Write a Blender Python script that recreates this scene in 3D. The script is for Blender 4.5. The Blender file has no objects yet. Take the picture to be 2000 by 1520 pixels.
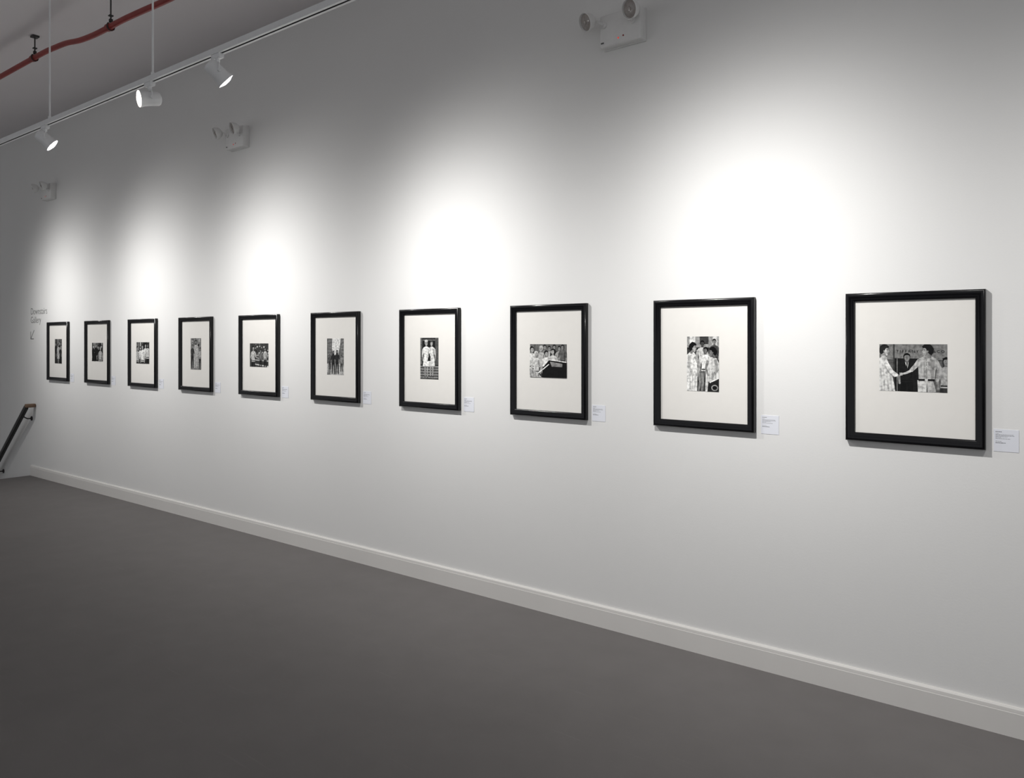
import bpy, bmesh, math, random
from mathutils import Vector, Matrix
from mathutils.geometry import tessellate_polygon

scene = bpy.context.scene
COL = scene.collection
scene.view_settings.view_transform = 'Standard'
scene.view_settings.look = 'None'

# ------------------------------------------------------------------ dimensions
D = 3.592          # camera distance from gallery wall
CZ = 1.552         # eye height
CEIL = 4.04
FLOOR_END = -9.83
WX0, WX1 = -14.5, 4.5
YB = -8.0

# ------------------------------------------------------------------ materials
def new_mat(name):
    m = bpy.data.materials.new(name); m.use_nodes = True
    nt = m.node_tree
    return m, nt, nt.nodes['Principled BSDF']

def simple(name, col, rough=0.5, metal=0.0, coat=0.0, var=0.04, scale=8.0, bump=0.0, bscale=200.0, spec=0.5):
    m, nt, b = new_mat(name)
    tc = nt.nodes.new('ShaderNodeTexCoord')
    n = nt.nodes.new('ShaderNodeTexNoise'); n.inputs['Scale'].default_value = scale
    n.inputs['Detail'].default_value = 5
    nt.links.new(tc.outputs['Object'], n.inputs['Vector'])
    r = nt.nodes.new('ShaderNodeValToRGB')
    c0 = [max(0, c*(1-var)) for c in col]; c1 = [min(1, c*(1+var)) for c in col]
    r.color_ramp.elements[0].position = 0.3; r.color_ramp.elements[1].position = 0.7
    r.color_ramp.elements[0].color = (*c0, 1); r.color_ramp.elements[1].color = (*c1, 1)
    nt.links.new(n.outputs['Fac'], r.inputs['Fac'])
    nt.links.new(r.outputs['Color'], b.inputs['Base Color'])
    b.inputs['Roughness'].default_value = rough
    b.inputs['Metallic'].default_value = metal
    b.inputs['Specular IOR Level'].default_value = spec
    b.inputs['Coat Weight'].default_value = coat
    b.inputs['Coat Roughness'].default_value = 0.02
    if bump > 0:
        n2 = nt.nodes.new('ShaderNodeTexNoise'); n2.inputs['Scale'].default_value = bscale
        n2.inputs['Detail'].default_value = 3
        nt.links.new(tc.outputs['Object'], n2.inputs['Vector'])
        bp = nt.nodes.new('ShaderNodeBump'); bp.inputs['Strength'].default_value = bump
        bp.inputs['Distance'].default_value = 0.002
        nt.links.new(n2.outputs['Fac'], bp.inputs['Height'])
        nt.links.new(bp.outputs['Normal'], b.inputs['Normal'])
    return m

def emissive(name, col, strength):
    m, nt, b = new_mat(name)
    b.inputs['Base Color'].default_value = (*col, 1)
    b.inputs['Emission Color'].default_value = (*col, 1)
    b.inputs['Emission Strength'].default_value = strength
    return m

M_wall = simple('wall_paint', (0.80, 0.80, 0.79), 0.75, var=0.008, scale=1.5, bump=0.12, bscale=120, spec=0.2)
M_ceil = simple('ceiling_paint', (0.82, 0.79, 0.80), 0.85, var=0.02, scale=1.0, spec=0.15)
M_base = simple('baseboard_paint', (0.76, 0.745, 0.72), 0.5, var=0.015, scale=3, spec=0.3)
M_black = simple('black_lacquer', (0.004, 0.004, 0.005), 0.2, var=0.1, scale=30, spec=0.35)
M_mat = simple('mat_board', (0.80, 0.785, 0.75), 0.8, coat=0.6, var=0.01, scale=20, spec=0.2)
M_white = simple('white_enamel', (0.82, 0.83, 0.84), 0.35, var=0.02, scale=20)
M_plastic = simple('offwhite_plastic', (0.80, 0.80, 0.79), 0.4, var=0.02, scale=30)
M_lamp_lens = simple('lamp_lens', (0.36, 0.33, 0.31), 0.15, var=0.15, scale=60, coat=0.5)
M_red = simple('red_pipe_paint', (0.26, 0.02, 0.016), 0.4, var=0.15, scale=12)
M_dark = simple('dark_iron', (0.03, 0.028, 0.028), 0.5, var=0.2, scale=30)
M_slot = simple('track_slot', (0.10, 0.10, 0.105), 0.5, var=0.1)
M_wood = simple('handrail_wood', (0.17, 0.105, 0.065), 0.45, var=0.25, scale=14)
M_rail = simple('handrail_black', (0.018, 0.017, 0.017), 0.4, var=0.2, scale=14)
M_card = simple('card_stock', (0.78, 0.80, 0.86), 0.7, var=0.01)
M_ink = simple('card_ink', (0.16, 0.16, 0.17), 0.8, var=0.1)
M_vinyl = simple('grey_vinyl', (0.13, 0.13, 0.13), 0.7, var=0.05)
M_redled = emissive('indicator_red', (0.7, 0.05, 0.03), 0.6)
M_hot = emissive('lamp_face_hot', (1.0, 0.97, 0.94), 14.0)
M_hotw = emissive('lamp_face_warm', (1.0, 0.86, 0.76), 9.0)

def floor_mat():
    m, nt, b = new_mat('grey_painted_floor')
    tc = nt.nodes.new('ShaderNodeTexCoord')
    n1 = nt.nodes.new('ShaderNodeTexNoise'); n1.inputs['Scale'].default_value = 0.8; n1.inputs['Detail'].default_value = 4
    n2 = nt.nodes.new('ShaderNodeTexNoise'); n2.inputs['Scale'].default_value = 6; n2.inputs['Detail'].default_value = 5
    for n in (n1, n2): nt.links.new(tc.outputs['Object'], n.inputs['Vector'])
    mp = nt.nodes.new('ShaderNodeMapping'); mp.inputs['Scale'].default_value = (1.0, 18.0, 1); mp.inputs['Rotation'].default_value = (0, 0, 0.5)
    n3 = nt.nodes.new('ShaderNodeTexNoise'); n3.inputs['Scale'].default_value = 3.0; n3.inputs['Detail'].default_value = 6
    nt.links.new(tc.outputs['Object'], mp.inputs['Vector']); nt.links.new(mp.outputs['Vector'], n3.inputs['Vector'])
    r3 = nt.nodes.new('ShaderNodeValToRGB')
    r3.color_ramp.elements[0].position = 0.64; r3.color_ramp.elements[0].color = (0, 0, 0, 1)
    r3.color_ramp.elements[1].position = 0.78; r3.color_ramp.elements[1].color = (1, 1, 1, 1)
    nt.links.new(n3.outputs['Fac'], r3.inputs['Fac'])
    r1 = nt.nodes.new('ShaderNodeValToRGB')
    r1.color_ramp.elements[0].position = 0.3; r1.color_ramp.elements[0].color = (0.170, 0.161, 0.158, 1)
    r1.color_ramp.elements[1].position = 0.7; r1.color_ramp.elements[1].color = (0.186, 0.176, 0.173, 1)
    nt.links.new(n1.outputs['Fac'], r1.inputs['Fac'])
    r2 = nt.nodes.new('ShaderNodeValToRGB')
    r2.color_ramp.elements[0].position = 0.3; r2.color_ramp.elements[0].color = (0.96, 0.96, 0.96, 1)
    r2.color_ramp.elements[1].position = 0.75; r2.color_ramp.elements[1].color = (1.03, 1.03, 1.03, 1)
    nt.links.new(n2.outputs['Fac'], r2.inputs['Fac'])
    mx = nt.nodes.new('ShaderNodeMix'); mx.data_type = 'RGBA'; mx.blend_type = 'MULTIPLY'; mx.inputs[0].default_value = 1
    nt.links.new(r1.outputs['Color'], mx.inputs[6]); nt.links.new(r2.outputs['Color'], mx.inputs[7])
    mx2 = nt.nodes.new('ShaderNodeMix'); mx2.data_type = 'RGBA'; mx2.blend_type = 'MIX'
    ml = nt.nodes.new('ShaderNodeMath'); ml.operation = 'MULTIPLY'; ml.inputs[1].default_value = 0.18
    nt.links.new(r3.outputs['Color'], ml.inputs[0]); nt.links.new(ml.outputs[0], mx2.inputs[0])
    nt.links.new(mx.outputs[2], mx2.inputs[6]); mx2.inputs[7].default_value = (0.27, 0.26, 0.25, 1)
    nt.links.new(mx2.outputs[2], b.inputs['Base Color'])
    b.inputs['Roughness'].default_value = 0.7
    b.inputs['Specular IOR Level'].default_value = 0.15
    return m
M_floor = floor_mat()

def print_mat():
    m, nt, b = new_mat('silver_gelatin_print')
    at = nt.nodes.new('ShaderNodeAttribute'); at.attribute_name = 'tone'
    tc = nt.nodes.new('ShaderNodeTexCoord')
    n = nt.nodes.new('ShaderNodeTexNoise'); n.inputs['Scale'].default_value = 70; n.inputs['Detail'].default_value = 7
    nt.links.new(tc.outputs['Object'], n.inputs['Vector'])
    r = nt.nodes.new('ShaderNodeValToRGB')
    r.color_ramp.elements[0].position = 0.34; r.color_ramp.elements[0].color = (0.50, 0.50, 0.50, 1)
    r.color_ramp.elements[1].position = 0.60; r.color_ramp.elements[1].color = (1.08, 1.08, 1.07, 1)
    nt.links.new(n.outputs['Fac'], r.inputs['Fac'])
    mx = nt.nodes.new('ShaderNodeMix'); mx.data_type = 'RGBA'; mx.blend_type = 'MULTIPLY'; mx.inputs[0].default_value = 1
    nt.links.new(at.outputs['Color'], mx.inputs[6]); nt.links.new(r.outputs['Color'], mx.inputs[7])
    nt.links.new(mx.outputs[2], b.inputs['Base Color'])
    b.inputs['Roughness'].default_value = 0.6
    b.inputs['Specular IOR Level'].default_value = 0.0
    b.inputs['Coat Weight'].default_value = 0.5; b.inputs['Coat Roughness'].default_value = 0.02
    return m
M_print = print_mat()

# ------------------------------------------------------------------ helpers
def finish(name, bm, mats, parent=None, smooth=False, angle=35, loc=(0, 0, 0)):
    me = bpy.data.meshes.new(name)
    bm.normal_update(); bm.to_mesh(me); bm.free()
    if not isinstance(mats, (list, tuple)): mats = [mats]
    for m in mats: me.materials.append(m)
    ob = bpy.data.objects.new(name, me); COL.objects.link(ob)
    ob.location = loc
    if parent is not None: ob.parent = parent
    if smooth:
        for p in me.polygons: p.use_smooth = True
        try: me.set_sharp_from_angle(angle=math.radians(angle))
        except Exception: pass
    return ob

def box(bm, c, s, bev=0.0, mi=0, rot=None, seg=2):
    r = bmesh.ops.create_cube(bm, size=1.0)
    vs = r['verts']
    bmesh.ops.scale(bm, vec=s, verts=vs)
    if bev > 0:
        es = list({e for v in vs for e in v.link_edges})
        rb = bmesh.ops.bevel(bm, geom=es, offset=bev, segments=seg, affect='EDGES', profile=0.5)
        vs = list({v for f in rb['faces'] for v in f.verts} | {v for v in vs if v.is_valid})
    if rot is not None: bmesh.ops.transform(bm, matrix=rot, verts=vs)
    bmesh.ops.translate(bm, vec=c, verts=vs)
    for f in {f for v in vs for f in v.link_faces}: f.material_index = mi
    return vs

def lathe(bm, prof, seg=28, mat=None, mi=0):
    rings = []
    for r, z in prof:
        if r < 1e-6: rings.append([bm.verts.new((0, 0, z))])
        else: rings.append([bm.verts.new((r*math.cos(2*math.pi*i/seg), r*math.sin(2*math.pi*i/seg), z)) for i in range(seg)])
    fs = []
    for a, b in zip(rings, rings[1:]):
        for i in range(seg):
            j = (i+1) % seg
            if len(a) == 1 and len(b) == 1: continue
            if len(a) == 1: fs.append(bm.faces.new((a[0], b[j], b[i])))
            elif len(b) == 1: fs.append(bm.faces.new((a[i], a[j], b[0])))
            else: fs.append(bm.faces.new((a[i], a[j], b[j], b[i])))
    for f in fs: f.material_index = mi
    vs = [v for r in rings for v in r]
    if mat is not None: bmesh.ops.transform(bm, matrix=mat, verts=vs)
    return vs

def align(origin, direction):
    d = Vector(direction).normalized()
    q = Vector((0, 0, 1)).rotation_difference(d)
    return Matrix.Translation(Vector(origin)) @ q.to_matrix().to_4x4()

def rod(bm, a, b, r, seg=14, mi=0):
    a = Vector(a); b = Vector(b); L = (b-a).length
    lathe(bm, [(0, 0), (r, 0), (r, L), (0, L)], seg, align(a, b-a), mi)

def tube(bm, pts, r, seg=14, mi=0):
    pts = [Vector(p) for p in pts]; rings = []
    for i, p in enumerate(pts):
        t = (pts[min(i+1, len(pts)-1)] - pts[max(i-1, 0)]).normalized()
        up = Vector((0, 1, 0)) if abs(t.y) < 0.9 else Vector((0, 0, 1))
        u = t.cross(up).normalized(); w = t.cross(u)
        rings.append([bm.verts.new(p + u*r*math.cos(2*math.pi*k/seg) + w*r*math.sin(2*math.pi*k/seg)) for k in range(seg)])
    for a, b in zip(rings, rings[1:]):
        for k in range(seg):
            f = bm.faces.new((a[k], a[(k+1) % seg], b[(k+1) % seg], b[k])); f.material_index = mi
    bm.faces.new(rings[0][::-1]); bm.faces.new(rings[-1])
    bmesh.ops.recalc_face_normals(bm, faces=bm.faces)

def empty(name, loc, label, cat, group=None):
    e = bpy.data.objects.new(name, None); e.empty_display_size = 0.05
    COL.objects.link(e); e.location = loc
    e['label'] = label; e['category'] = cat
    if group: e['group'] = group
    return e

def structure(ob, label=None):
    ob['kind'] = 'structure'
    if label: ob['label'] = label

# ------------------------------------------------------------------ shell
def slab(name, x0, x1, y0, y1, z0, z1, mat, label):
    bm = bmesh.new()
    box(bm, ((x0+x1)/2, (y0+y1)/2, (z0+z1)/2), (x1-x0, y1-y0, z1-z0))
    o = finish(name, bm, mat); structure(o, label); return o

slab('wall_gallery', WX0, WX1, 0, 0.15, -2.2, CEIL, M_wall, 'long white painted gallery wall hung with framed photographs')
slab('wall_end', WX0-0.15, WX0, YB, 0.15, -2.2, CEIL, M_wall, 'white painted end wall beyond the stairwell')
slab('ceiling', WX0-0.15, WX1, YB, 0.15, CEIL, CEIL+0.15, M_ceil, 'plain grey-white painted ceiling')
slab('floor', FLOOR_END, WX1, YB, 0, -0.2, 0, M_floor, 'smooth dark grey painted floor with faint scuffs')
slab('floor_lower', WX0, FLOOR_END, YB, 0, -2.35, -2.2, M_floor, 'dark grey lower landing floor')

bm = bmesh.new()
n, run, rise = 11, 0.27, 0.18
pts = [(FLOOR_END-0.001, -2.198)]
x, z = FLOOR_END-0.001, -rise
pts.append((x, z))
for i in range(n):
    x -= run; pts.append((x, z))
    z -= rise
    if z < -2.19: break
    pts.append((x, z))
pts.append((x, -2.198))
fv = [bm.verts.new((a, -2.4, b)) for a, b in pts]; bv = [bm.verts.new((a, -0.03, b)) for a, b in pts]
bm.faces.new(fv); bm.faces.new(bv[::-1])
for i in range(len(pts)):
    j = (i+1) % len(pts); bm.faces.new((fv[i], bv[i], bv[j], fv[j]))
bmesh.ops.recalc_face_normals(bm, faces=bm.faces)
st = finish('staircase', bm, M_floor); structure(st, 'grey painted stairs descending beside the gallery wall')

# baseboard
bm = bmesh.new()
prof = [(0, 0.0), (0.018, 0.0), (0.018, 0.094), (0.0165, 0.0965), (0.0165, 0.099), (0.015, 0.110), (0.010, 0.116), (0, 0.117)]
A = [bm.verts.new((FLOOR_END, -p, z)) for p, z in prof]; B = [bm.verts.new((WX1, -p, z)) for p, z in prof]
for i in range(len(prof)):
    j = (i+1) % len(prof); bm.faces.new((A[i], A[j], B[j], B[i]))
bm.faces.new(A); bm.faces.new(B[::-1])
bmesh.ops.recalc_face_normals(bm, faces=bm.faces)
bb = finish('baseboard_gallery', bm, M_base); structure(bb, 'white painted baseboard along the gallery wall')

# ------------------------------------------------------------------ prints (flat monochrome pictures)
LAYER = 0.000014
class Canvas:
    def __init__(s, A): s.A = A; s.items = []
    def clip(s, pts):
        def c(pts, ins, inter):
            out = []
            for i in range(len(pts)):
                a, b = pts[i-1], pts[i]
                if ins(b):
                    if not ins(a): out.append(inter(a, b))
                    out.append(b)
                elif ins(a): out.append(inter(a, b))
            return out
        def lx(v): return lambda a, b: (v, a[1]+(b[1]-a[1])*(v-a[0])/(b[0]-a[0]))
        def ly(v): return lambda a, b: (a[0]+(b[0]-a[0])*(v-a[1])/(b[1]-a[1]), v)
        for ins, it in ((lambda p: p[0] >= 0, lx(0)), (lambda p: p[0] <= s.A, lx(s.A)), (lambda p: p[1] >= 0, ly(0)), (lambda p: p[1] <= 1, ly(1))):
            if not pts: return pts
            pts = c(pts, ins, it)
        return pts
    def poly(s, pts, g):
        pts = s.clip([(float(a), float(b)) for a, b in pts])
        if len(pts) >= 3: s.items.append((pts, g))
    def rect(s, x0, y0, x1, y1, g): s.poly([(x0, y0), (x1, y0), (x1, y1), (x0, y1)], g)
    def ell(s, cx, cy, rx, ry, g, rot=0, n=18):
        s.poly([(cx+rx*math.cos(t)*math.cos(rot)-ry*math.sin(t)*math.sin(rot), cy+rx*math.cos(t)*math.sin(rot)+ry*math.sin(t)*math.cos(rot)) for t in [2*math.pi*i/n for i in range(n)]], g)
    def limb(s, pts, w0, w1, g):
        n = len(pts); L = []; R = []
        for i, p in enumerate(pts):
            a = pts[max(i-1, 0)]; b = pts[min(i+1, n-1)]
            dx, dy = b[0]-a[0], b[1]-a[1]; l = math.hypot(dx, dy) or 1
            w = w0+(w1-w0)*i/(n-1)
            L.append((p[0]-dy/l*w, p[1]+dx/l*w)); R.append((p[0]+dy/l*w, p[1]-dx/l*w))
        s.poly(L+R[::-1], g)
    def head(s, x, y, h, skin, hair, turn=0, long=False, tilt=0):
        sk = skin
        if long:
            s.poly([(x-.46*h, y+.2*h), (x-.3*h, y+.56*h), (x+.3*h, y+.56*h), (x+.46*h, y+.2*h), (x+.52*h, y-.7*h), (x-.52*h, y-.7*h)], hair)
        else:
            s.ell(x-turn*.06*h, y+.1*h, .44*h, .5*h, hair)
        s.ell(x+turn*.07*h, y-.04*h, .33*h, .45*h, sk)
        s.poly([(x-.42*h, y+.15*h), (x-.3*h, y+.5*h), (x+.1*h, y+.58*h), (x+.38*h, y+.4*h), (x+.4*h, y+.18*h), (x+.12*h, y+.30*h), (x-.16*h, y+.26*h)], hair)
        for e in (-.13, .13):
            s.ell(x+(turn*.14+e)*h, y+.03*h, .055*h, .035*h, sk*.2, n=8)
            s.limb([(x+(turn*.14+e-.07)*h, y+.10*h), (x+(turn*.14+e+.07)*h, y+.11*h)], .014*h, .014*h, hair)
        s.poly([(x+turn*.18*h, y+.02*h), (x+(turn*.18+.06)*h, y-.14*h), (x+(turn*.18-.04)*h, y-.15*h)], sk*.6)
        s.limb([(x+(turn*.14-.09)*h, y-.25*h), (x+(turn*.14+.09)*h, y-.24*h)], .02*h, .02*h, sk*.3)
        s.poly([(x-turn*.32*h, y+.1*h), (x-turn*.2*h, y-.3*h), (x-turn*.06*h, y-.42*h), (x-turn*.30*h, y-.25*h)], sk*.55)
    def profile(s, x, y, h, skin, hair, dr, bushy=1.0):
        q = lambda a, b: (x+dr*a*h, y+b*h)
        s.poly([q(-.10, -.62), q(-.36, -.62), q(-.34, -.1), q(.0, -.2)], skin*.6)
        s.poly([q(-.30, .36), (q(.10, .46)), q(.24, .34), q(.27, .16), q(.26, .08), q(.36, -.08), q(.27, -.12), q(.29, -.19), q(.26, -.24), q(.28, -.29), q(.22, -.33), q(.20, -.43), q(.08, -.44), q(-.14, -.30), q(-.28, -.20)], skin)
        s.poly([q(-.14, -.30), q(.08, -.44), q(.02, -.20), q(-.06, .0), q(-.22, -.05)], skin*.62)
        b = bushy
        s.poly([q(.26, .22), q(.30*b, .40), q(.14, .54*b), q(-.14, .60*b), q(-.38*b, .46), q(-.50*b, .18), q(-.48*b, -.12), q(-.36, -.36), q(-.22, -.26), q(-.12, -.16), q(-.02, .04), q(.04, .20), q(.14, .26)], hair)
        s.ell(x-dr*.10*h, y-.04*h, .05*h, .085*h, skin*.75, n=10)
        s.ell(x+dr*.17*h, y+.06*h, .045*h, .026*h, .01, n=8)
        s.limb([q(.09, .14), q(.25, .15)], .016*h, .02*h, hair)
        s.limb([q(.16, -.245), q(.27, -.24)], .014*h, .01*h, skin*.25)
    def person(s, x, top, h, skin=.5, hair=.02, shirt=.6, pants=.08, turn=0, long=False, dress=False, arms=None, back=False, legs=0.25, wid=1.0):
        k = h; Y = lambda v: top-v*k; X = lambda v: x+v*k*wid
        if arms is None: arms = ([(-.85, 1.7), (-1.05, 2.9), (-.9, 4.0)], [(.85, 1.7), (1.05, 2.9), (.9, 4.0)])
        if dress:
            for q in (-.3, .3): s.limb([(X(q), Y(4.8)), (X(q*1.1), Y(6.2)), (X(q), Y(7.4))], .2*k, .11*k, skin*.9)
            for q in (-.3, .3): s.ell(X(q*1.1), Y(7.45), .2*k, .09*k, .02, n=10)
        else:
            for q in (-1, 1):
                s.limb([(X(.34*q), Y(3.7)), (X(.36*q+legs*q*.5), Y(5.5)), (X(.30*q+legs*q), Y(7.3))], .38*k, .2*k, pants if q > 0 else pants*.75)
                s.ell(X(.36*q+legs*q), Y(7.4), .27*k, .1*k, .015, n=10)
        s.limb([(x, Y(.7)), (x, Y(1.4))], .2*k, .26*k, skin*.7)
        body = [(X(-.25), Y(1.18)), (X(-.8), Y(1.42)), (X(-.98), Y(1.75)), (X(-.72), Y(2.4)), (X(-.62), Y(3.1)), (X(-.72), Y(3.9))]
        if dress: body = body[:-1]+[(X(-.8), Y(4.0)), (X(-.98), Y(5.2))]
        body += [(-a+2*x, b) for a, b in body[::-1]]
        s.poly(body, shirt)
        for t in (-.35, .1, .42):
            s.poly([(X(t), Y(1.9)), (X(t+.10), Y(2.7)), (X(t+.02), Y(3.6)), (X(t+.02), Y(2.7))], shirt*.78)
        s.poly([(X(.45), Y(1.6)), (X(.9), Y(1.75)), (X(.66), Y(2.6)), (X(.6), Y(3.4)), (X(.48), Y(2.7))], shirt*.55)
        if not dress: s.rect(X(-.66), Y(3.72), X(.66), Y(3.55), .02)
        for ar in arms:
            if not ar: continue
            P = [(X(a), Y(b)) for a, b in ar]
            s.limb(P[:2], .24*k, .21*k, shirt*.85); s.limb(P[1:], .17*k, .12*k, skin)
            s.ell(P[-1][0], P[-1][1], .15*k, .17*k, skin, n=10)
        if back: s.ell(x, Y(.5), .4*k, .52*k, hair)
        else: s.head(x, Y(.5), k, skin, hair, turn, long)
    def build(s, name, w, h, parent, y):
        bm = bmesh.new(); lay = bm.loops.layers.float_color.new('tone')
        for li, (pts, g) in enumerate(s.items):
            g = min(.92, 1.18*g**1.35)
            yy = y - LAYER*li
            vs = [bm.verts.new((a/s.A*w - w/2, yy, b*h)) for a, b in pts]
            for t in tessellate_polygon([[v.co for v in vs]]):
                try: f = bm.faces.new([vs[i] for i in t])
                except ValueError: continue
                f.normal_update()
                if f.normal.y > 0: f.normal_flip()
                for lp in f.loops: lp[lay] = (g, g, g*.985, 1)
        return finish(name, bm, M_print, parent)

def pic10(A):
    c = Canvas(A); c.rect(0, 0, A, 1, .20)
    c.rect(0, .66, A, 1, .30); c.rect(0, .655, A, .67, .08); c.rect(.30, 0, .95, .70, .03)
    c.rect(.34, 0, .355, .70, .35); c.rect(.60, .1, .615, .60, .14); c.rect(.86, 0, .885, .70, .25)
    c.rect(.27, 0, .30, 1, .10); c.rect(1.2, 0, A, .72, .08)
    c.person(.535, .80, .155, skin=.38, hair=.02, shirt=.03, pants=.02, turn=.2, arms=([(-.85, 1.7), (-1.0, 2.9), (-.9, 4.0)], None))
    c.poly([(.50, .615), (.57, .615), (.545, .48)], .8); c.poly([(.525, .615), (.55, .615), (.545, .47), (.53, .50)], .02)
    c.person(1.27, .72, .16, skin=.35, hair=.02, shirt=.5, pants=.1)
    c.poly([(-.02, .0), (.0, .70), (.06, .735), (.15, .68), (.21, .52), (.26, .30), (.30, .10), (.31, 0)], .74)
    c.poly([(.10, .69), (.18, .60), (.27, .44), (.37, .36), (.36, .32), (.30, .30), (.20, .40), (.12, .54)], .82)
    for t in (.03, .09, .15, .21): c.poly([(t*.7, .62), (t+.005, .35), (t*1.2+.012, 0), (t*1.2-.006, 0), (t-.005, .35)], .52)
    c.poly([(.12, .54), (.20, .40), (.30, .30), (.24, .32), (.15, .42)], .45)
    c.profile(.115, .86, .23, .66, .05, 1, 1.05)
    c.poly([(.03, .74), (.10, .76), (.16, .70), (.10, .66)], .62)
    c.limb([(.83, 0), (.82, .25)], .085, .085, .70); c.limb([(1.0, 0), (.95, .25)], .085, .075, .58)
    c.poly([(.905, 0), (.915, .2), (.925, 0)], .12)
    c.poly([(.84, .735), (.76, .70), (.74, .60), (.755, .45), (.76, .24), (1.05, .24), (1.07, .45), (1.11, .62), (1.08, .70), (1.0, .745), (.92, .76)], .56)
    c.limb([(.785, .66), (.70, .54), (.61, .44)], .052, .036, .62); c.limb([(.62, .445), (.52, .39), (.45, .375)], .026, .018, .70)
    c.limb([(.46, .38), (.43, .392)], .010, .007, .72)
    for k in range(4): c.limb([(.455, .382-.011*k), (.395, .392-.019*k)], .0062, .0045, .72)
    c.limb([(1.06, .66), (1.14, .50), (1.15, .34)], .056, .040, .50); c.limb([(1.15, .35), (1.10, .22)], .028, .022, .50)
    for a, b in ((.80, .5), (.86, .42), (.98, .5), (1.02, .40)): c.poly([(a, b+.16), (a+.018, b), (a+.004, b-.15), (a-.004, b)], .40)
    c.poly([(.97, .70), (1.06, .66), (1.05, .45), (1.04, .26), (.99, .26), (1.0, .48)], .36)
    c.limb([(.905, .73), (.90, .26)], .003, .003, .25)
    for zz in (.34, .44, .54, .64): c.ell(.905, zz, .007, .007, .85, n=8)
    c.rect(.80, .56, .875, .63, .44); c.rect(.94, .56, 1.01, .63, .38)
    c.rect(.755, .235, 1.055, .275, .02); c.rect(.875, .23, .93, .28, .65)
    c.poly([(.86, .78), (.84, .72), (.905, .69), (.99, .74), (.96, .79)], .45)
    c.profile(.905, .86, .24, .52, .025, -1, 1.12)
    return c

def pic9(A):
    c = Canvas(A); c.rect(0, 0, A, 1, .10)
    c.rect(0, .78, A, 1, .42); c.rect(.05, .84, .16, 1, .75); c.rect(.25, .86, .42, 1, .10); c.rect(.5, .82, .58, 1, .7); c.rect(0, .76, A, .80, .05)
    c.person(.30, .92, .10, skin=.12, hair=.02, shirt=.65, pants=.05)
    c.person(.53, .95, .09, skin=.35, hair=.04, shirt=.15, pants=.05)
    c.person(.36, .80, .11, skin=.3, hair=.015, shirt=.80, pants=.3, turn=-1)
    c.poly([(0, 0), (0, .66), (.05, .71), (.14, .71), (.19, .64), (.21, .40), (.20, 0)], .80)
    c.limb([(.17, .64), (.25, .46), (.20, .27)], .034, .020, .48)
    c.limb([(.05, .66), (.04, .44), (.13, .28)], .034, .020, .56)
    for t in (.06, .11, .16): c.poly([(t, .38), (t+.008, .2), (t+.002, 0), (t-.006, 0)], .58)
    c.profile(.13, .79, .17, .50, .02, 1, 1.1)
    c.poly([(.36, 0), (.37, .48), (.40, .58), (.48, .63), (.57, .61), (A, .52), (A, 0)], .70)
    c.limb([(.55, .58), (.59, .40), (.49, .26)], .034, .020, .42)
    c.limb([(.41, .56), (.37, .42), (.42, .28)], .028, .018, .36)
    for t in (.44, .50, .56): c.poly([(t, .5), (t+.008, .3), (t-.01, .1), (t-.008, .3)], .46)
    c.profile(.49, .71, .165, .32, .012, -1, 1.1)
    c.poly([(.40, .0), (.42, .18), (A, .26), (A, 0)], .04); c.poly([(.43, .18), (A, .26), (A, .235), (.45, .155)], .85)
    c.ell(.54, .07, .065, .055, .45); c.ell(.54, .07, .045, .038, .02)
    for x in (.24, .30): c.limb([(x, .34), (x+.02, .17), (x-.01, 0)], .026, .016, .35)
    return c

def pic8(A):
    c = Canvas(A); c.rect(0, 0, A, 1, .12); c.rect(0, .7, A, 1, .22)
    for i, x in enumerate((.55, .72, .9, 1.08, 1.2)): c.person(x, .98-.04*(i % 2), .13, skin=.4, hair=.02, shirt=(.3, .6, .1, .5, .2)[i], pants=.05)
    for i, (x, t, g, hr) in enumerate(((.08, .92, .75, .02), (.42, .95, .55, .6), (.62, .80, .8, .03), (.25, .78, .7, .65), (.86, .86, .7, .03))):
        c.person(x, t, .165, skin=.5, hair=hr, shirt=g, pants=.1, turn=(1, -1, 1, 1, -1)[i])
    c.poly([(.50, .36), (.70, .55), (A, .46), (A, .0), (.45, 0)], .02)
    c.poly([(.46, .34), (.70, .56), (A, .48), (A, .45), (.72, .52), (.52, .32)], .85)
    c.poly([(.75, .48), (1.2, .42), (1.2, .32), (.82, .33)], .35)
    c.limb([(.30, .12), (.52, .26), (.72, .40)], .018, .014, .85); c.poly([(0, 0), (0, .3), (.3, .14), (.45, 0)], .55)
    for k in range(4): c.limb([(.04+.1*k, .0), (.02+.1*k, .24-.05*k)], .004, .012, .2)
    return c

def pic7(A):
    c = Canvas(A); c.rect(0, 0, A, 1, .05); c.rect(0, .35, .06, 1, .2); c.rect(.50, .35, .6, 1, .16)
    c.rect(.1, .45, .24, .93, .02); c.rect(.26, .45, .48, .93, .025); c.rect(.08, .93, .5, .96, .22)
    for k in range(5): c.rect(0, .29-.065*k, A, .325-.065*k, .34); c.rect(0, .26-.065*k, A, .29-.065*k, .12)
    c.person(.20, .93, .118, skin=.5, hair=.45, shirt=.84, dress=True, turn=1)
    c.person(.38, .92, .115, skin=.5, hair=.12, shirt=.76, dress=True, turn=-1)
    c.ell(.20, .925, .055, .03, .7)
    c.limb([(.29, .62), (.33, .52)], .02, .02, .04); c.poly([(.26, .53), (.34, .53), (.35, .44), (.25, .44)], .03)
    return c

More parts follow.
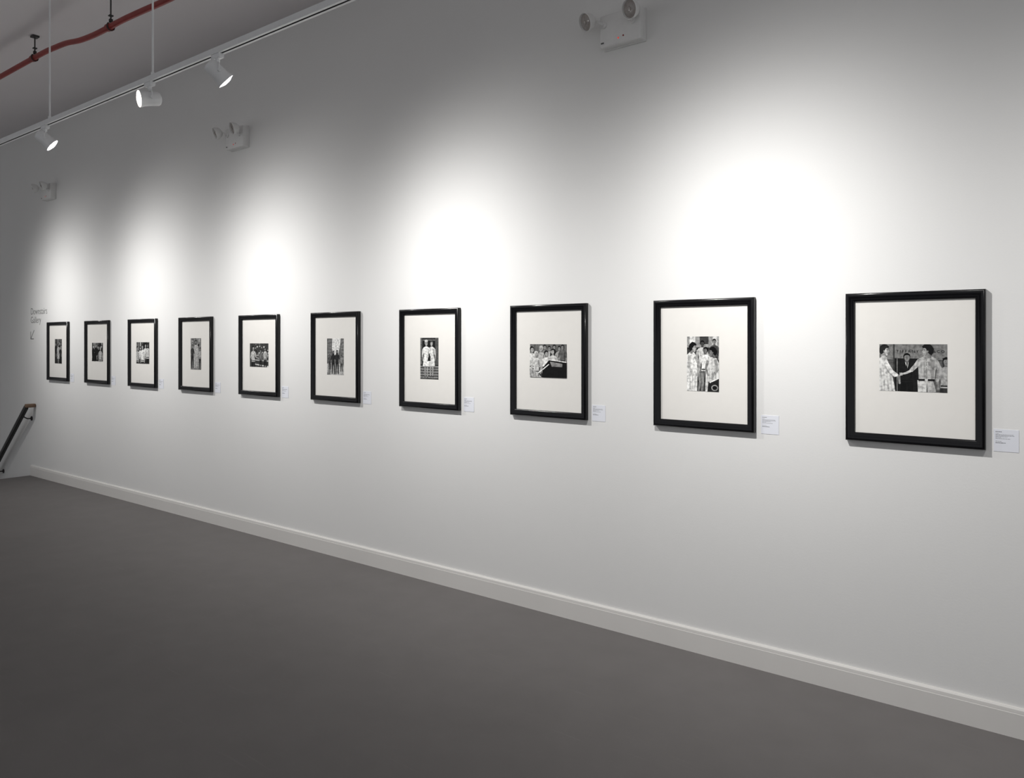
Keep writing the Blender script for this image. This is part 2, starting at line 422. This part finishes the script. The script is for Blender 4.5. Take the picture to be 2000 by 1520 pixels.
def pic6(A):
    c = Canvas(A); c.rect(0, 0, A, 1, .80); c.rect(0, 0, A, .42, .55)
    c.poly([(0, .3), (0, 1), (.22, 1), (.21, .75), (.24, .55), (.25, .34)], .22)
    for k in range(6): c.rect(.03, .45+.09*k, .17, .49+.09*k, .29)
    c.poly([(A, .25), (A, 1), (.58, 1), (.55, .8), (.49, .6), (.47, .4)], .24)
    for k in range(6): c.limb([(.59, .45+.09*k), (A, .44+.1*k)], .012, .016, .34)
    c.rect(.3, .42, .44, .5, .4)
    c.poly([(0, 0), (.12, .3), (.2, .3), (.14, 0)], .3)
    c.person(.27, .66, .085, skin=.3, hair=.02, shirt=.05, pants=.02, long=True)
    c.person(.43, .68, .087, skin=.3, hair=.02, shirt=.06, pants=.03, long=True)
    c.person(.62, .55, .06, skin=.3, shirt=.4, pants=.1); c.person(.12, .56, .055, skin=.3, shirt=.15, pants=.1)
    return c

def pic5(A):
    c = Canvas(A); c.rect(0, 0, A, 1, .10); rnd = random.Random(5)
    for k in range(30):
        x = rnd.uniform(.4, A); y = rnd.uniform(.35, .98); w = rnd.uniform(.03, .09)
        c.rect(x, y, x+w, y+w*.8, rnd.choice((.03, .35, .6, .2, .75)))
    for k in range(5): c.limb([(.38, .12+.09*k), (A, .02+.12*k)], .02, .03, (.65, .08, .5, .03, .4)[k])
    c.person(.26, .88, .17, skin=.42, hair=.03, shirt=.6, pants=.05, turn=1, arms=([(-.8, 1.7), (-1, 2.9), (-.3, 3.6)], [(.85, 1.7), (1.2, 2.8), (2.3, 3.0)]))
    c.person(.8, .75, .12, skin=.35, hair=.03, shirt=.25, pants=.05, turn=-1)
    c.person(1.12, .82, .13, skin=.35, hair=.03, shirt=.55, pants=.05, turn=-1)
    return c

def pic4(A):
    c = Canvas(A); c.rect(0, 0, A, 1, .30); rnd = random.Random(9)
    for k in range(26):
        x = rnd.uniform(0, A); y = rnd.uniform(.1, .98); w = rnd.uniform(.02, .07)
        c.rect(x, y, x+w, y+w*1.6, rnd.choice((.06, .45, .6, .15, .2)))
    c.poly([(.18, .05), (.20, .7), (.28, .86), (.38, .84), (.46, .66), (.50, .3), (.52, .05)], .60)
    for t in (.24, .31, .38, .44): c.limb([(t, .8), (t+.01, .4), (t*1.05, .05)], .004, .014, .12)
    c.head(.31, .88, .12, .35, .03, long=True)
    c.person(.10, .80, .10, skin=.3, shirt=.1, pants=.05); c.person(.56, .7, .09, skin=.3, shirt=.5, pants=.08)
    return c

def crowd(A, seed, n, bg, h=.15, light=(.05, .1, .6, .75)):
    c = Canvas(A); c.rect(0, 0, A, 1, bg); rnd = random.Random(seed)
    for k in range(7): 
        x = A*k/7; c.rect(x, .6, x+A/12, 1, rnd.choice((.03, .3, .5, .15)))
    for k in range(n):
        x = A*(k+.5)/n*1.0 + rnd.uniform(-.04, .04)
        c.person(x, rnd.uniform(.74, .95), h*rnd.uniform(.85, 1.15), skin=rnd.uniform(.25, .55), hair=.02, shirt=rnd.choice(light), pants=.05, turn=rnd.choice((-1, 0, 1)), long=rnd.random() < .3)
    return c
def pic3(A):
    c = crowd(A, 3, 5, .08, .16, (.65, .75, .5)); c.person(.62, .88, .2, skin=.5, hair=.03, shirt=.8, pants=.1, turn=-1); return c
def pic2(A):
    c = crowd(A, 12, 4, .03, .17, (.03, .05, .4)); c.poly([(0, 0), (.1, .4), (.5, .5), (.45, 0)], .02); c.person(1.02, .8, .2, skin=.5, hair=.3, shirt=.55, pants=.1); return c
def pic1(A):
    c = crowd(A, 21, 4, .06, .11, (.03, .05, .35)); c.person(.36, .82, .12, skin=.4, hair=.03, shirt=.5, dress=True); c.person(.55, .7, .1, skin=.4, shirt=.05, pants=.03); return c

# ------------------------------------------------------------------ framed photographs
FW, FH, FZ = 0.528, 0.643, 1.1165
prof = [(0, 0.0), (0, .021), (.002, .0255), (.007, .028), (.013, .0275), (.019, .0235), (.025, .022), (.030, .0205), (.0345, .017), (.036, .013), (.036, .006), (.030, .004), (.002, .0)]
bm = bmesh.new(); rings = []
for ins, dep in prof:
    a, b = FW/2-ins, FH/2-ins
    rings.append([bm.verts.new(v) for v in ((-a, -dep, FH/2-b), (a, -dep, FH/2-b), (a, -dep, FH/2+b), (-a, -dep, FH/2+b))])
for a, b in zip(rings, rings[1:]+rings[:1]):
    for i in range(4):
        j = (i+1) % 4; bm.faces.new((a[i], a[j], b[j], b[i]))
bmesh.ops.recalc_face_normals(bm, faces=bm.faces)
frame0 = finish('picture_frame', bm, M_black, smooth=True, angle=50)
bm = bmesh.new()
box(bm, (0, -.0065, FH/2), (FW-.066, .003, FH-.066))
mat0 = finish('mat_board', bm, M_mat)
frame_me, mat_me = frame0.data, mat0.data
bpy.data.objects.remove(frame0); bpy.data.objects.remove(mat0)

pics = [
    (.2575, .200, pic10, 'two men facing a woman'),
    (.168, .272, pic9, 'people in white clothes beside car'),
    (.256, .190, pic8, 'light-clothed crowd around dark car'),
    (.162, .268, pic7, 'two women in white coats'),
    (.186, .263, pic6, 'two dark-clad figures walking'),
    (.252, .188, pic5, 'man in pale shirt at stall'),
    (.168, .274, pic4, 'pale draped figure in street'),
    (.249, .203, pic3, 'group of people in white shirts'),
    (.244, .188, pic2, 'dark scene with pale figures'),
    (.180, .268, pic1, 'dark crowd of standing figures'),
]
S0, SP = 0.3915, 0.9373
GF = 'black framed photographs hung in a row on the gallery wall'
GC = 'small white caption cards beside the framed photographs'

bm = bmesh.new(); cw, ch = .084, .088
box(bm, (0, -.0009, ch/2), (cw, .0018, ch), mi=0)
rows = [(.078, .022, .0024), (.071, .012, .0012), (.067, .060, .0013), (.063, .064, .0013), (.059, .040, .0013), (.055, .018, .0012), (.051, .050, .0013), (.040, .020, .0012), (.034, .034, .0026)]
rnd = random.Random(4)
for z, L, hh in rows:
    x = -cw/2+.006; end = x+L
    while x < end:
        wl = min(rnd.uniform(.003, .009), end-x)
        q = [bm.verts.new(v) for v in ((x, -.0020, z-hh/2), (x+wl, -.0020, z-hh/2), (x+wl, -.0020, z+hh/2), (x, -.0020, z+hh/2))]
        f = bm.faces.new(q); f.material_index = 1
        x += wl+.0012
card0 = finish('caption_card', bm, [M_card, M_ink]); card_me = card0.data; bpy.data.objects.remove(card0)

def text_mesh(body, size, extrude=0.0, offset=0.0):
    cu = bpy.data.curves.new('t', 'FONT'); cu.body = body; cu.size = size; cu.extrude = extrude; cu.offset = offset
    t = bpy.data.objects.new('tmp', cu); COL.objects.link(t); bpy.context.view_layer.update()
    me = bpy.data.meshes.new_from_object(t.evaluated_get(bpy.context.evaluated_depsgraph_get()))
    bpy.data.objects.remove(t); return me

for k, (w, h, fn, desc) in enumerate(pics):
    sr = S0+SP*k
    cx = -(sr+FW/2)
    e = empty('framed_photograph', (cx, 0, FZ), 'black framed monochrome photo of ' + desc, 'framed photograph', GF)
    for nm, me in (('picture_frame', frame_me), ('mat_board', mat_me)):
        o = bpy.data.objects.new(nm, me); COL.objects.link(o); o.parent = e
    c = fn(w/h)
    o = c.build('photo_print', w, h, e, 0.0)
    o.location = (0, -.0083, FH/2-h/2+.0)
    if k == 0:
        for body, xo in (('T I F F A N Y', .066), ('& C O', .205)):
            me = text_mesh(body, .0155); me.materials.clear(); me.materials.append(M_rail)
            t = bpy.data.objects.new('storefront_lettering', me); COL.objects.link(t); t.parent = o
            t.rotation_euler = (math.pi/2, 0, 0); t.location = (-w/2+xo, -LAYER*len(c.items)-.00005, h*.825)
    cc = bpy.data.objects.new('caption_card', card_me); COL.objects.link(cc)
    cc.location = (-(sr-.026)+cw/2, 0.0004, FZ-.003)
    cc['label'] = 'small white caption card with fine dark print beside frame'; cc['category'] = 'label'; cc['group'] = GC

# ------------------------------------------------------------------ direction lettering on wall
sg = empty('direction_sign', (-9.86, 0, 1.5), 'thin grey wall lettering reading Downstairs Gallery with arrow', 'sign')
SC = None
for body, zz in (('Downstairs', 1.856-1.5), ('Gallery', 1.757-1.5)):
    me = text_mesh(body, .108, .0004, -.0013)
    xs = max(v.co.x for v in me.vertices)
    if SC is None: SC = .455/xs
    for v in me.vertices: v.co = Vector((v.co.x*SC, -0.0006-v.co.z, zz+v.co.y))
    me.materials.clear(); me.materials.append(M_vinyl)
    o = bpy.data.objects.new('lettering', me); COL.objects.link(o); o.parent = sg
bm = bmesh.new()
az = 1.575-1.5; wv = .0045
def seg(a, b, w, yy):
    a = Vector((a[0], 0, a[1])); b = Vector((b[0], 0, b[1])); d = (b-a).normalized(); nrm = Vector((-d.z, 0, d.x))*w
    ps = [p+Vector((0, yy, 0)) for p in (a-nrm, b-nrm, b+nrm, a+nrm)]
    fr = [bm.verts.new(p) for p in ps]; bk = [bm.verts.new((p.x, 0, p.z)) for p in ps]
    bm.faces.new(fr); bm.faces.new(bk[::-1])
    for i in range(4): bm.faces.new((fr[i], bk[i], bk[(i+1) % 4], fr[(i+1) % 4]))
seg((.10, az+.10), (.0, az), wv, -.0010); seg((.0, az-.004), (.0, az+.085), wv, -.0011); seg((-.004, az), (.085, az), wv, -.0012)
bmesh.ops.recalc_face_normals(bm, faces=bm.faces)
finish('arrow', bm, M_vinyl, sg)

# ------------------------------------------------------------------ emergency lights
GE = 'white twin-head emergency lights high on the gallery wall'
HH = .170; HW = .245; HD = .06
def emergency(s_right):
    cx = -(s_right+HW/2)
    e = empty('emergency_light', (cx, .0005, 3.118), 'white twin-head emergency light fixed high on the wall', 'emergency light', GE)
    bm = bmesh.new(); box(bm, (0, -HD/2, HH/2), (HW, HD, HH), bev=.009, seg=3)
    box(bm, (0, -.006, HH/2), (HW+.006, .012, HH+.006), bev=.003)
    finish('housing', bm, M_plastic, e, smooth=True)
    for i, (px, pz, pp, dr, base) in enumerate(((-HW/2-.045, .140, .105, (-.36, -.83, -.36), (-HW/2+.028, .115)), (HW/2-.014, .130, .125, (-.24, -.88, -.30), (HW/2-.045, .100)))):
        d = Vector(dr).normalized(); c = Vector((px, -pp, pz))
        hd = bmesh.new()
        lathe(hd, [(0, -.038), (.012, -.038), (.026, -.031), (.038, -.018), (.045, -.002), (.0485, .014), (.050, .022), (.047, .023), (.0435, .012), (0, .012)], 32, align(c, d))
        H = finish('lamp_head', hd, M_plastic, e, smooth=True)
        l = bmesh.new(); lathe(l, [(.0430, .0125), (.036, .0165), (.022, .0195), (0, .0205)], 32, align(c, d))
        lathe(l, [(.012, .0195), (.011, .026), (0, .027)], 16, align(c, d))
        bmesh.ops.recalc_face_normals(l, faces=l.faces)
        finish('lens', l, M_lamp_lens, H, smooth=True)
        nk = bmesh.new(); b0 = Vector((base[0], -HD+.002, base[1])); b1 = c-d*.034
        mid = b0+Vector((0, -.012, 0))
        lathe(nk, [(0, 0), (.017, 0), (.017, .008), (.011, .013), (0, .013)], 20, align(b0, (0, -1, 0)))
        tube(nk, [b0, mid, (mid+b1)/2+Vector((0, 0, .002)), b1], .0075)
        finish('lamp_neck', nk, M_plastic, H, smooth=True)
    for i, xx in enumerate((-.008, .022)):
        b = bmesh.new(); lathe(b, [(.0, 0), (.0045, 0), (.004, .002), (0, .0026)], 14, align((xx, -HD, .030+.006*i), (0, -1, 0)))
        finish('indicator' if i == 0 else 'test_button', b, M_redled if i == 0 else M_red, e)
    b = bmesh.new(); box(b, (-HW/2+.018, -HD-.0008, .022), (.018, .0016, .008), bev=.0005); finish('badge', b, M_vinyl, e)
for s in (1.912, 5.49, 9.17): emergency(s)

# ------------------------------------------------------------------ track
TP, TZ = 1.45, 3.010
bm = bmesh.new()
tw, th, wl = .036, .030, .005
prof = [(-tw/2, th), (tw/2, th), (tw/2, 0), (.005, 0), (.005, .004), (tw/2-wl, .005), (tw/2-wl, th-wl), (-tw/2+wl, th-wl), (-tw/2+wl, .005), (-.005, .004), (-.005, 0), (-tw/2, 0)]
A = [bm.verts.new((-12.0, a, z)) for a, z in prof]; B = [bm.verts.new((2.5, a, z)) for a, z in prof]
for i in range(len(prof)):
    j = (i+1) % len(prof); f = bm.faces.new((A[i], A[j], B[j], B[i]))
    if i in (3, 4, 5, 6, 7, 8, 9): f.material_index = 1
bm.faces.new(A); bm.faces.new(B[::-1]); bmesh.ops.recalc_face_normals(bm, faces=bm.faces)
trk = empty('lighting_track', (0, -TP, TZ-.015), 'long white lighting track hung from thin ceiling rods', 'lighting track')
finish('track_rail', bm, [M_white, M_slot], trk)
for s in (9.8, 7.4, 5.567, 4.20, 1.3, -1.2):
    b = bmesh.new(); rod(b, (-s, 0, th), (-s, 0, CEIL-TZ+.015), .0055)
    lathe(b, [(0, 0), (.010, 0), (.010, .02), (0, .02)], 14, align((-s, 0, th), (0, 0, 1)))
    lathe(b, [(0, 0), (.03, 0), (.03, -.012), (.008, -.02), (0, -.02)], 20, align((-s, 0, CEIL-TZ+.0145), (0, 0, 1)))
    bmesh.ops.recalc_face_normals(b, faces=b.faces)
    finish('suspension_rod', b, M_white, trk, smooth=True)

GT = 'white track spotlights on the hanging track'
def track_light(s, target, hot, power, n_exp, col, label):
    loc = Vector((-s, -TP, TZ-.015))
    e = empty('track_spotlight', loc, label, 'spotlight', GT)
    b = bmesh.new(); box(b, (0, 0, -.010), (.075, .030, .024), bev=.004)
    lathe(b, [(0, 0), (.012, 0), (.012, -.016), (0, -.016)], 16, align((0, 0, -.021), (0, 0, 1)))
    bmesh.ops.recalc_face_normals(b, faces=b.faces)
    finish('track_adapter', b, M_white, e, smooth=True)
    pv = Vector((0, 0, -.090))
    d = (Vector(target)-(loc+pv)).normalized()
    side = d.cross(Vector((0, 0, 1))).normalized()
    b = bmesh.new()
    tube(b, [(0, 0, -.034), (0, 0, -.046)], .007)
    R = .043
    yk = [pv+side*R*1.03, pv+side*R*1.03+Vector((0, 0, .03)), pv+side*R*.7+Vector((0, 0, .042)), Vector((0, 0, -.046)), pv-side*R*.7+Vector((0, 0, .042)), pv-side*R*1.03+Vector((0, 0, .03)), pv-side*R*1.03]
    tube(b, yk, .0042)
    for q in (-1, 1): rod(b, pv+side*q*R*.9, pv+side*q*R*1.22, .008)
    finish('yoke', b, M_white, e, smooth=True)
    M = align(pv, d)
    g = 1.13
    b = bmesh.new()
    lathe(b, [(0, -.060), (.018*g, -.060), (.029*g, -.054), (.0335*g, -.045), (.0335*g, -.012), (.0345*g, .010), (.037*g, .034), (.041*g, .050), (.0425*g, .056), (.0400*g, .0565), (.0375*g, .047), (.020*g, .030), (0, .030)], 36, M)
    hs = finish('lamp_housing', b, M_white, e, smooth=True)
    b = bmesh.new(); lathe(b, [(.0385*g, .0520), (.032*g, .0585), (.016*g, .0645), (0, .066)], 28, M)
    finish('lens', b, hot, hs, smooth=True)
    ld = bpy.data.lights.new('spot_beam', 'SPOT'); ld.energy = power; ld.spot_size = math.radians(150); ld.spot_blend = 0.5
    ld.shadow_soft_size = .03; ld.color = col
    # reflector lamp distribution: intensity falls as cos^n away from the beam axis
    ld.use_nodes = True; nt = ld.node_tree
    em = next(nd for nd in nt.nodes if nd.type == 'EMISSION')
    tc = nt.nodes.new('ShaderNodeTexCoord'); sp = nt.nodes.new('ShaderNodeSeparateXYZ')
    ab = nt.nodes.new('ShaderNodeMath'); ab.operation = 'ABSOLUTE'
    pw = nt.nodes.new('ShaderNodeMath'); pw.operation = 'POWER'; pw.inputs[1].default_value = n_exp
    nt.links.new(tc.outputs['Normal'], sp.inputs[0]); nt.links.new(sp.outputs['Z'], ab.inputs[0])
    nt.links.new(ab.outputs[0], pw.inputs[0]); nt.links.new(pw.outputs[0], em.inputs['Strength'])
    lo = bpy.data.objects.new('spot_beam', ld); COL.objects.link(lo); lo.parent = e
    lo.location = pv+d*.088
    lo.rotation_euler = (-d).to_track_quat('Z', 'Y').to_euler()
L1 = 'white track spotlight aimed at the framed photographs'
for s, ts, pf in ((-.2, -.75, .55), (1.6, 1.125, 1.0), (3.55, 3.0, 1.0), (5.64, 4.875, .94), (7.5, 6.75, .88), (9.4, 8.62, .80)):
    track_light(s, (-ts, 0, 1.48), M_hot, 200*pf, 6.6, (1, .985, .965), L1)
track_light(4.235, (-4.9, -4.45, 2.35), M_hotw, 60, 5, (1, .93, .87), 'white track spotlight turned away from the wall, glowing warm')

# ------------------------------------------------------------------ sprinkler pipe
q = 2.55; yp = -(D-q)
pxs = [(-220, .557), (-60, .557), (0, .557), (68, .557), (90, .5566), (108, .5545), (130, .551), (155, .543), (180, .539), (205, .5378), (235, .538), (270, .536), (330, .5318), (420, .531), (700, .531)]
P = []
for x, sl in pxs:
    s = q*(2441.2/(x+926)-.789)/.6145
    P.append((-s, yp, CZ+sl*q/.6145))
PP = []
for i in range(len(P)-1):
    p0, p1, p2, p3 = Vector(P[max(i-1, 0)]), Vector(P[i]), Vector(P[i+1]), Vector(P[min(i+2, len(P)-1)])
    for k in range(5):
        t = k/5; PP.append(0.5*((2*p1)+(-p0+p2)*t+(2*p0-5*p1+4*p2-p3)*t*t+(-p0+3*p1-3*p2+p3)*t**3))
PP.append(Vector(P[-1]))
pe = empty('sprinkler_pipe', (0, 0, 0), 'bowed red sprinkler pipe hung below the ceiling', 'pipe')
bm = bmesh.new(); tube(bm, PP, .020, 18)
finish('pipe_run', bm, M_red, pe, smooth=True)
def pipe_at(px):
    xs = -q*(2441.2/(px+926)-.789)/.6145
    b = min(PP, key=lambda v: abs(v.x-xs)); return Vector(b)
for px in (-120, 68, 218, 420):
    c = pipe_at(px)
    b = bmesh.new()
    tube(b, [c+Vector((0, .026*math.cos(a), .030*math.sin(a))) for a in [math.radians(-90+180*i/8+0) for i in range(9)]], .004)
    tube(b, [c+Vector((0, -.026*math.cos(a), .030*math.sin(a))) for a in [math.radians(-90+180*i/8) for i in range(9)]], .004)
    rod(b, c+Vector((0, 0, .028)), (c.x, c.y, CEIL-.001), .005)
    box(b, c+Vector((0, 0, .042)), (.022, .022, .020), bev=.003)
    box(b, c+Vector((0, 0, .075)), (.028, .028, .009), bev=.002)
    box(b, (c.x, c.y, CEIL-.008), (.06, .05, .014), bev=.003)
    finish('pipe_hanger', b, M_dark, pe, smooth=True)
    b = bmesh.new(); rod(b, c+Vector((-.045, 0, 0)), c+Vector((-.012, 0, 0)), .027, 20)
    finish('pipe_coupling', b, M_red, pe, smooth=True)

# ------------------------------------------------------------------ handrail
he = empty('handrail', (-9.75, 0, .80), 'black stair handrail with wooden end return on the wall', 'handrail')
dirv = Vector((-.80, 0, -.655)).normalized()
b = bmesh.new()
L = 2.4
mid = dirv*(L/2)+Vector((0, -.085, 0))
ang = math.atan2(.655, .80)
box(b, mid, (L, .040, .048), bev=.008, rot=Matrix.Rotation(-ang, 4, 'Y'))
finish('rail', b, M_rail, he, smooth=True)
b = bmesh.new(); box(b, (.015, -.052, .012), (.060, .102, .042), bev=.010); finish('end_return', b, M_wood, he, smooth=True)
for t in (.10, 1.2, 2.2):
    c = dirv*t+Vector((0, -.085, -.03))
    b = bmesh.new()
    tube(b, [c, c+Vector((0, .005, -.03)), c+Vector((0, .04, -.05)), c+Vector((0, .078, -.05))], .007)
    lathe(b, [(0, 0), (.026, 0), (.026, .006), (0, .006)], 18, align(c+Vector((0, .078, -.05)), (0, 1, 0)))
    bmesh.ops.recalc_face_normals(b, faces=b.faces)
    finish('bracket', b, M_dark, he, smooth=True)

# ------------------------------------------------------------------ world, camera
w = bpy.data.worlds.new('world'); scene.world = w; w.use_nodes = True
bg = w.node_tree.nodes['Background']; bg.inputs['Color'].default_value = (.96, .975, 1.0, 1); bg.inputs['Strength'].default_value = 0.42

cam = bpy.data.cameras.new('camera'); co = bpy.data.objects.new('camera', cam); COL.objects.link(co)
cam.sensor_width = 36; cam.lens = 27.0; cam.shift_y = -94/2000; cam.clip_start = .05
co.location = (0, -D, CZ)
alpha = math.atan(1926/1500)
co.rotation_euler = (math.pi/2, 0, math.pi/2-alpha)
scene.camera = co
